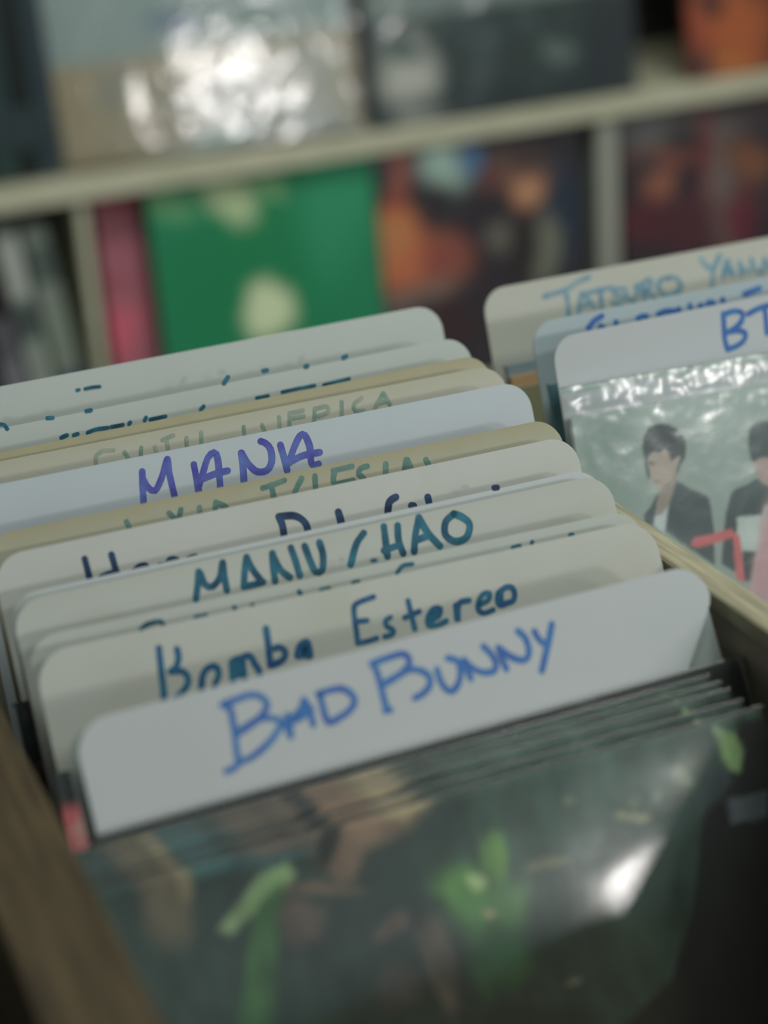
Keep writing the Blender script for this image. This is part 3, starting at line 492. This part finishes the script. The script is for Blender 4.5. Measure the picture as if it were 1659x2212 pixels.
def cover_mesh(name, cv, thick=.0035, edge=None):
    U, Vv, col = paint(cv)
    n = cv['res']
    h = cv['h'] / 1000
    w = cv['w'] / 1000
    U = U.ravel(); Z = Vv.ravel() + h
    V = [(U[i], 0, Z[i]) for i in range(len(U))]
    F = []
    for j in range(n):
        for i in range(n):
            a = j * (n + 1) + i
            F.append((a, a + 1, a + n + 2, a + n + 1))
    k = len(V)
    V += [(0, 0, 0), (w, 0, 0), (w, 0, h), (0, 0, h), (0, thick, 0), (w, thick, 0), (w, thick, h), (0, thick, h)]
    F += [(k + 4, k + 7, k + 6, k + 5), (k, k + 4, k + 5, k + 1), (k + 1, k + 5, k + 6, k + 2), (k + 2, k + 6, k + 7, k + 3), (k, k + 3, k + 7, k + 4)]
    me = bpy.data.meshes.new(name)
    me.from_pydata(V, [], F)
    me.materials.append(PRINT)
    at = me.color_attributes.new('print', 'FLOAT_COLOR', 'POINT')
    e = np.array(edge if edge else tuple(np.clip(np.array(lin(cv['base'])) * 2.0, 0, .8)))
    cc = np.vstack([col.reshape(-1, 3), np.tile(e, (8, 1))])
    at.data.foreach_set('color', np.hstack([cc, np.ones((len(cc), 1))]).ravel())
    me.update()
    return me

def film_mesh(name, w, h, seed, amp=.0012, sc_=26, n=64, over=.004, gap=.0022, thick=.0035, sx=1.0, top=None, crumple=0.0):
    """a thin bag: wavy front sheet, folded over the top edge and down the back"""
    V, F = [], []
    top = over if top is None else top
    rows = n + 6
    for j in range(rows + 1):
        for i in range(n + 1):
            x = -over + (w + 2 * over) * i / n
            if j <= n:
                z = -.002 + (h + top - .0004 + .002) * j / (n - 1) if j < n else h + top
                p = Vector((x * sc_ * sx + seed * 7.1, z * sc_, seed * 3.3))
                d = noise.noise(p) + .55 * noise.noise(p * 2.3) + .3 * (1 - abs(noise.noise(p * 4.1)) * 2)
                if crumple:
                    q = Vector((x * 80, z * 80, seed))
                    d2 = max(0, 1 - abs(z - h - top * .35) / .024)
                    d += crumple / amp * d2 * (noise.noise(q) + .6 * noise.noise(q * 2.2) + .5)
                env = min(1, min(i, n - i) / 4, j / 4)
                y = -gap - amp * d * env - amp * .6
            else:
                t = (j - n) / 6
                z = h + top - t * .05
                y = thick + gap * .7 + .0006 * noise.noise(Vector((x * 30, t, seed)))
                if j == n + 1: z = h + top - .0005
            V.append((x, y, z))
    for j in range(rows):
        for i in range(n):
            a = j * (n + 1) + i
            F.append((a, a + 1, a + n + 2, a + n + 1))
    me = bpy.data.meshes.new(name)
    me.from_pydata(V, [], F)
    me.polygons.foreach_set('use_smooth', [True] * len(me.polygons))
    me.update()
    return me

def place(cv, h):
    """matrix of the base-left corner of a cover whose top-left corner is cv['o']"""
    R3 = frame(*cv['r'][:2])
    o = Vector(cv['o']) - R3 @ Vector((0, 0, h))
    return Matrix.Translation(o) @ R3.to_4x4()

def part(name, me, parent, label=None):
    o = bpy.data.objects.new(name, me)
    C.objects.link(o)
    o.parent = parent
    if label: o['label'] = label
    return o

def record(name, cv, label, cat, group=None, film=None, me=None, thick=.0035, edge=None, fkw={}, key=None):
    src = cv if 'w' in cv else COVERS['front6']
    w, h = src['w'] / 1000, src['h'] / 1000
    root = empty(name, place(cv, h))
    tag(root, label, cat, group)
    me = me or cover_mesh('cover', src, thick, edge)
    part('cover', me, root)
    if film:
        fm = film_mesh('plastic_sleeve', w, h, random.random() * 9, thick=thick, **fkw)
        fm.materials.append(film)
        part('plastic_sleeve', fm, root)
    return root, me

random.seed(4)
for k in COVERS:
    if k == 'front6': COVERS[k].update(gain=1.7, mottle=.5)
    if k in ('group',): COVERS[k]['gain'] = 1.75
    if k in ('mid', 'mid2'): COVERS[k]['gain'] = 2.8
    if k == 'tanbox': COVERS[k]['gain'] = 1.35
    if k == 'darkbox': COVERS[k]['gain'] = 1.6
    if k == 'portrait': COVERS[k]['gain'] = 2.3
    if k in ('green', 'pink', 'redband'): COVERS[k]['gain'] = 1.6
# six copies of the jungle-print record in front of the first divider
g = 'green jungle-print records in clear sleeves before the foremost card'
kw = dict(amp=.0005, sc_=12, gap=.0009, over=.0012)
r, jm = record('vinyl_record', COVERS['front6'], 'foremost green jungle-print record, whole cover facing out with a white glare', 'record', g, FILM, edge=(.03, .05, .045), fkw=dict(kw, amp=.0006, sc_=7))
names = {'front5': 'second green jungle-print record, right behind the foremost one', 'front4': 'third green jungle-print record from the front',
         'front3': 'fourth green jungle-print record from the front', 'front2': 'fifth green jungle-print record, its top edge highest of the green ones'}
for k, lb in names.items():
    record('vinyl_record', COVERS[k], lb, 'record', g, FILM, me=jm, fkw=kw)
record('vinyl_record', COVERS['front1'], 'dark green record leaning on the foremost white divider card', 'record', None, FILM, fkw=dict(kw, amp=.0006, gap=.0012))
record('vinyl_record', COVERS['mid'], 'grey record with a pink-red block peeking out left of the foremost card', 'record', None, None)
record('vinyl_record', COVERS['mid2'], 'dark navy record peeking out at the far left edge of the cards', 'record', None, FILM_SOFT, fkw=dict(kw, amp=.0005, gap=.0012))
record('vinyl_record', COVERS['group'], 'record with a group portrait of young men in dark jackets, right bay', 'record', None, FILM_BAG, fkw=dict(amp=.0004, sc_=18, gap=.0014, over=.003, top=.019, crumple=.0006, n=190))
record('vinyl_record', COVERS['tb1'], 'slate blue record edge, rearmost of three before the rear right card', 'record', None, None)
record('vinyl_record', COVERS['tb2'], 'orange record edge in the middle of three before the rear right card', 'record', None, None)
record('vinyl_record', COVERS['tb3'], 'olive record edge, frontmost of three before the rear right card', 'record', None, None)
record('vinyl_record', COVERS['bb'], 'teal record standing between the blue and the grey-white card', 'record', None, None)

# ------------------------------------------------------------------ record shelf behind
SH = empty('record_shelf', Matrix.Translation((1.0, 2.4, 0)))
tag(SH, 'pale plywood record shelf with face-out covers behind the crate', 'shelf')
def sb(name, dims, mat=SHELFWOOD, label=None):
    x0, x1, y0, y1, z0, z1 = dims
    o = box(name, (x0 - 1.0, x1 - 1.0, y0 - 2.4, y1 - 2.4, z0, z1), mat, SH, .0015)
    if label: o['label'] = label
    return o
sb('back_panel', (.12, 2.32, 2.60, 2.61, 0.02, 1.62), BACKPANEL, 'dark back panel')
sb('side_board', (.10, .1195, 2.26, 2.60, 0, 1.64))
sb('side_board', (2.3205, 2.34, 2.26, 2.60, 0, 1.64))
for z in (.06, .4495, .8175, 1.225, 1.60):
    sb('shelf_board', (.12, 2.32, 2.272, 2.5995, z, z + .0285))
sb('upright', (1.279, 1.309, 2.285, 2.5995, .4785, .8172), GREYPLY, 'grey-painted upright')
sb('upright', (.531, .5455, 2.285, 2.5995, .4785, .8172))
sb('upright', (1.879, 1.909, 2.285, 2.5995, .4785, .8172))
sb('upright', (1.392, 1.412, 2.42, 2.5995, .8465, 1.2245))

gs = 'face-out covers on the shelf behind the crate'
kw2 = dict(amp=.0012, sc_=18, gap=.002, n=40)
def shelf_cover(key, label, cat='record', film=None, thick=.004, edge=None, fkw=kw2, name='vinyl_record'):
    return record(name, COVERS[key], label, cat, gs, film, thick=thick, edge=edge, fkw=fkw)
shelf_cover('green', 'bright green cover with cream blotches on the lower shelf', film=None)
shelf_cover('pink', 'crimson pink cover showing as a strip left of the green one')
shelf_cover('portrait', 'dark cover with an orange shape and a face, right of the green one', film=FILM, fkw=dict(kw2, amp=.0007))
shelf_cover('redband', 'dark red and grey crowded cover right of the shelf upright', film=FILM, fkw=dict(kw2, amp=.0007))
random.seed(16)
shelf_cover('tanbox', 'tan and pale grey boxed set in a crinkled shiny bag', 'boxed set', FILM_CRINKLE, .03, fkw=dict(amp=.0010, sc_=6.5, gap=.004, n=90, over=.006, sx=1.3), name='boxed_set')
shelf_cover('maroon', 'narrow maroon strip of a cover between the two boxed sets')
shelf_cover('darkbox', 'dark slate boxed set with a pale figure on the upper shelf', 'boxed set', FILM, .03, fkw=dict(amp=.002, sc_=12, gap=.003, n=50), name='boxed_set')
shelf_cover('orangebox', 'rust orange and brown cover at the right end of the upper shelf', film=None, thick=.01)

# spine-out rows at the left end of the shelf
def spine(x, w, z0, h, d, tilt, col, stripes, label, y=2.305):
    M = Matrix.Translation((x, y, z0)) @ Matrix.Rotation(math.radians(tilt), 4, 'Y')
    root = empty('boxed_set', M)
    tag(root, label, 'boxed set', 'spine-out boxed sets at the left end of the shelf')
    m1 = noise_mat('spine_print', col, col, 12, .5)
    box('case', (0, w, .0012, d, 0, h), m1, root, .0015)
    for z, hh, c2 in stripes:
        v, f = box_geo(.0015, w - .0015, 0, .0012, z, z + hh)
        fix(mesh('spine_patch', v, f, noise_mat('patch', c2, c2, 5, .5), root))
    return root
zl = .4785
spine(.335, .045, zl, .30, .2, -6, '#2c2a24', [(.14, .06, '#7b7a30'), (.03, .08, '#303a28')], 'dark case with a dull yellow patch at the far left, lower shelf')
spine(.383, .040, zl, .31, .2, -6, '#3a2c36', [(.02, .12, '#2c3146')], 'dark plum case on the lower shelf')
spine(.426, .030, zl, .305, .2, -6, '#6a6a70', [(.05, .09, '#8a8a92'), (.2, .07, '#352a30')], 'grey and plum streaked case on the lower shelf')
spine(.4605, .028, zl, .315, .2, -6, '#7f8c8a', [(.22, .085, '#bfc4bd'), (.17, .04, '#56625f'), (.06, .10, '#a9b2a8')], 'pale grey case with a whitish top beside the upright')
spine(.4935, .034, zl, .31, .2, -6, '#8b948c', [(.02, .09, '#4c5878'), (.12, .08, '#8f9a8c'), (.235, .05, '#5a6662')], 'light green-grey case next to the plywood upright')
zu = .8465
cols = ['#25343a', '#1f2c2c', '#3a3434', '#2f4646', '#1c2626', '#33424a']
for i, cc in enumerate(cols):
    spine(.365 + i * .0268, .0255, zu, .25 + .01 * (i % 3), .2, 0, cc, [(.04 + .01 * (i % 2), .05, '#39484c')],
          ['dark blue-grey', 'black-green', 'brown-grey', 'dull teal', 'near-black', 'slate'][i] + ' case in the dark upper row, %s from its left end' % ['first', 'second', 'third', 'fourth', 'fifth', 'sixth'][i])

# ------------------------------------------------------------------ ceiling lamps (behind and above the view)
def lamp(x, y, n):
    r = empty('ceiling_light', Matrix.Translation((x, y, 2.75)))
    tag(r, 'flat white ceiling light panel ' + n, 'light')
    box('frame', (-.63, .63, -.33, .33, -.06, 0), CEILP, r, .003)
    return r
lamp(.9, .9, 'above the crate')
lamp(1.6, -1.2, 'near the shop front')
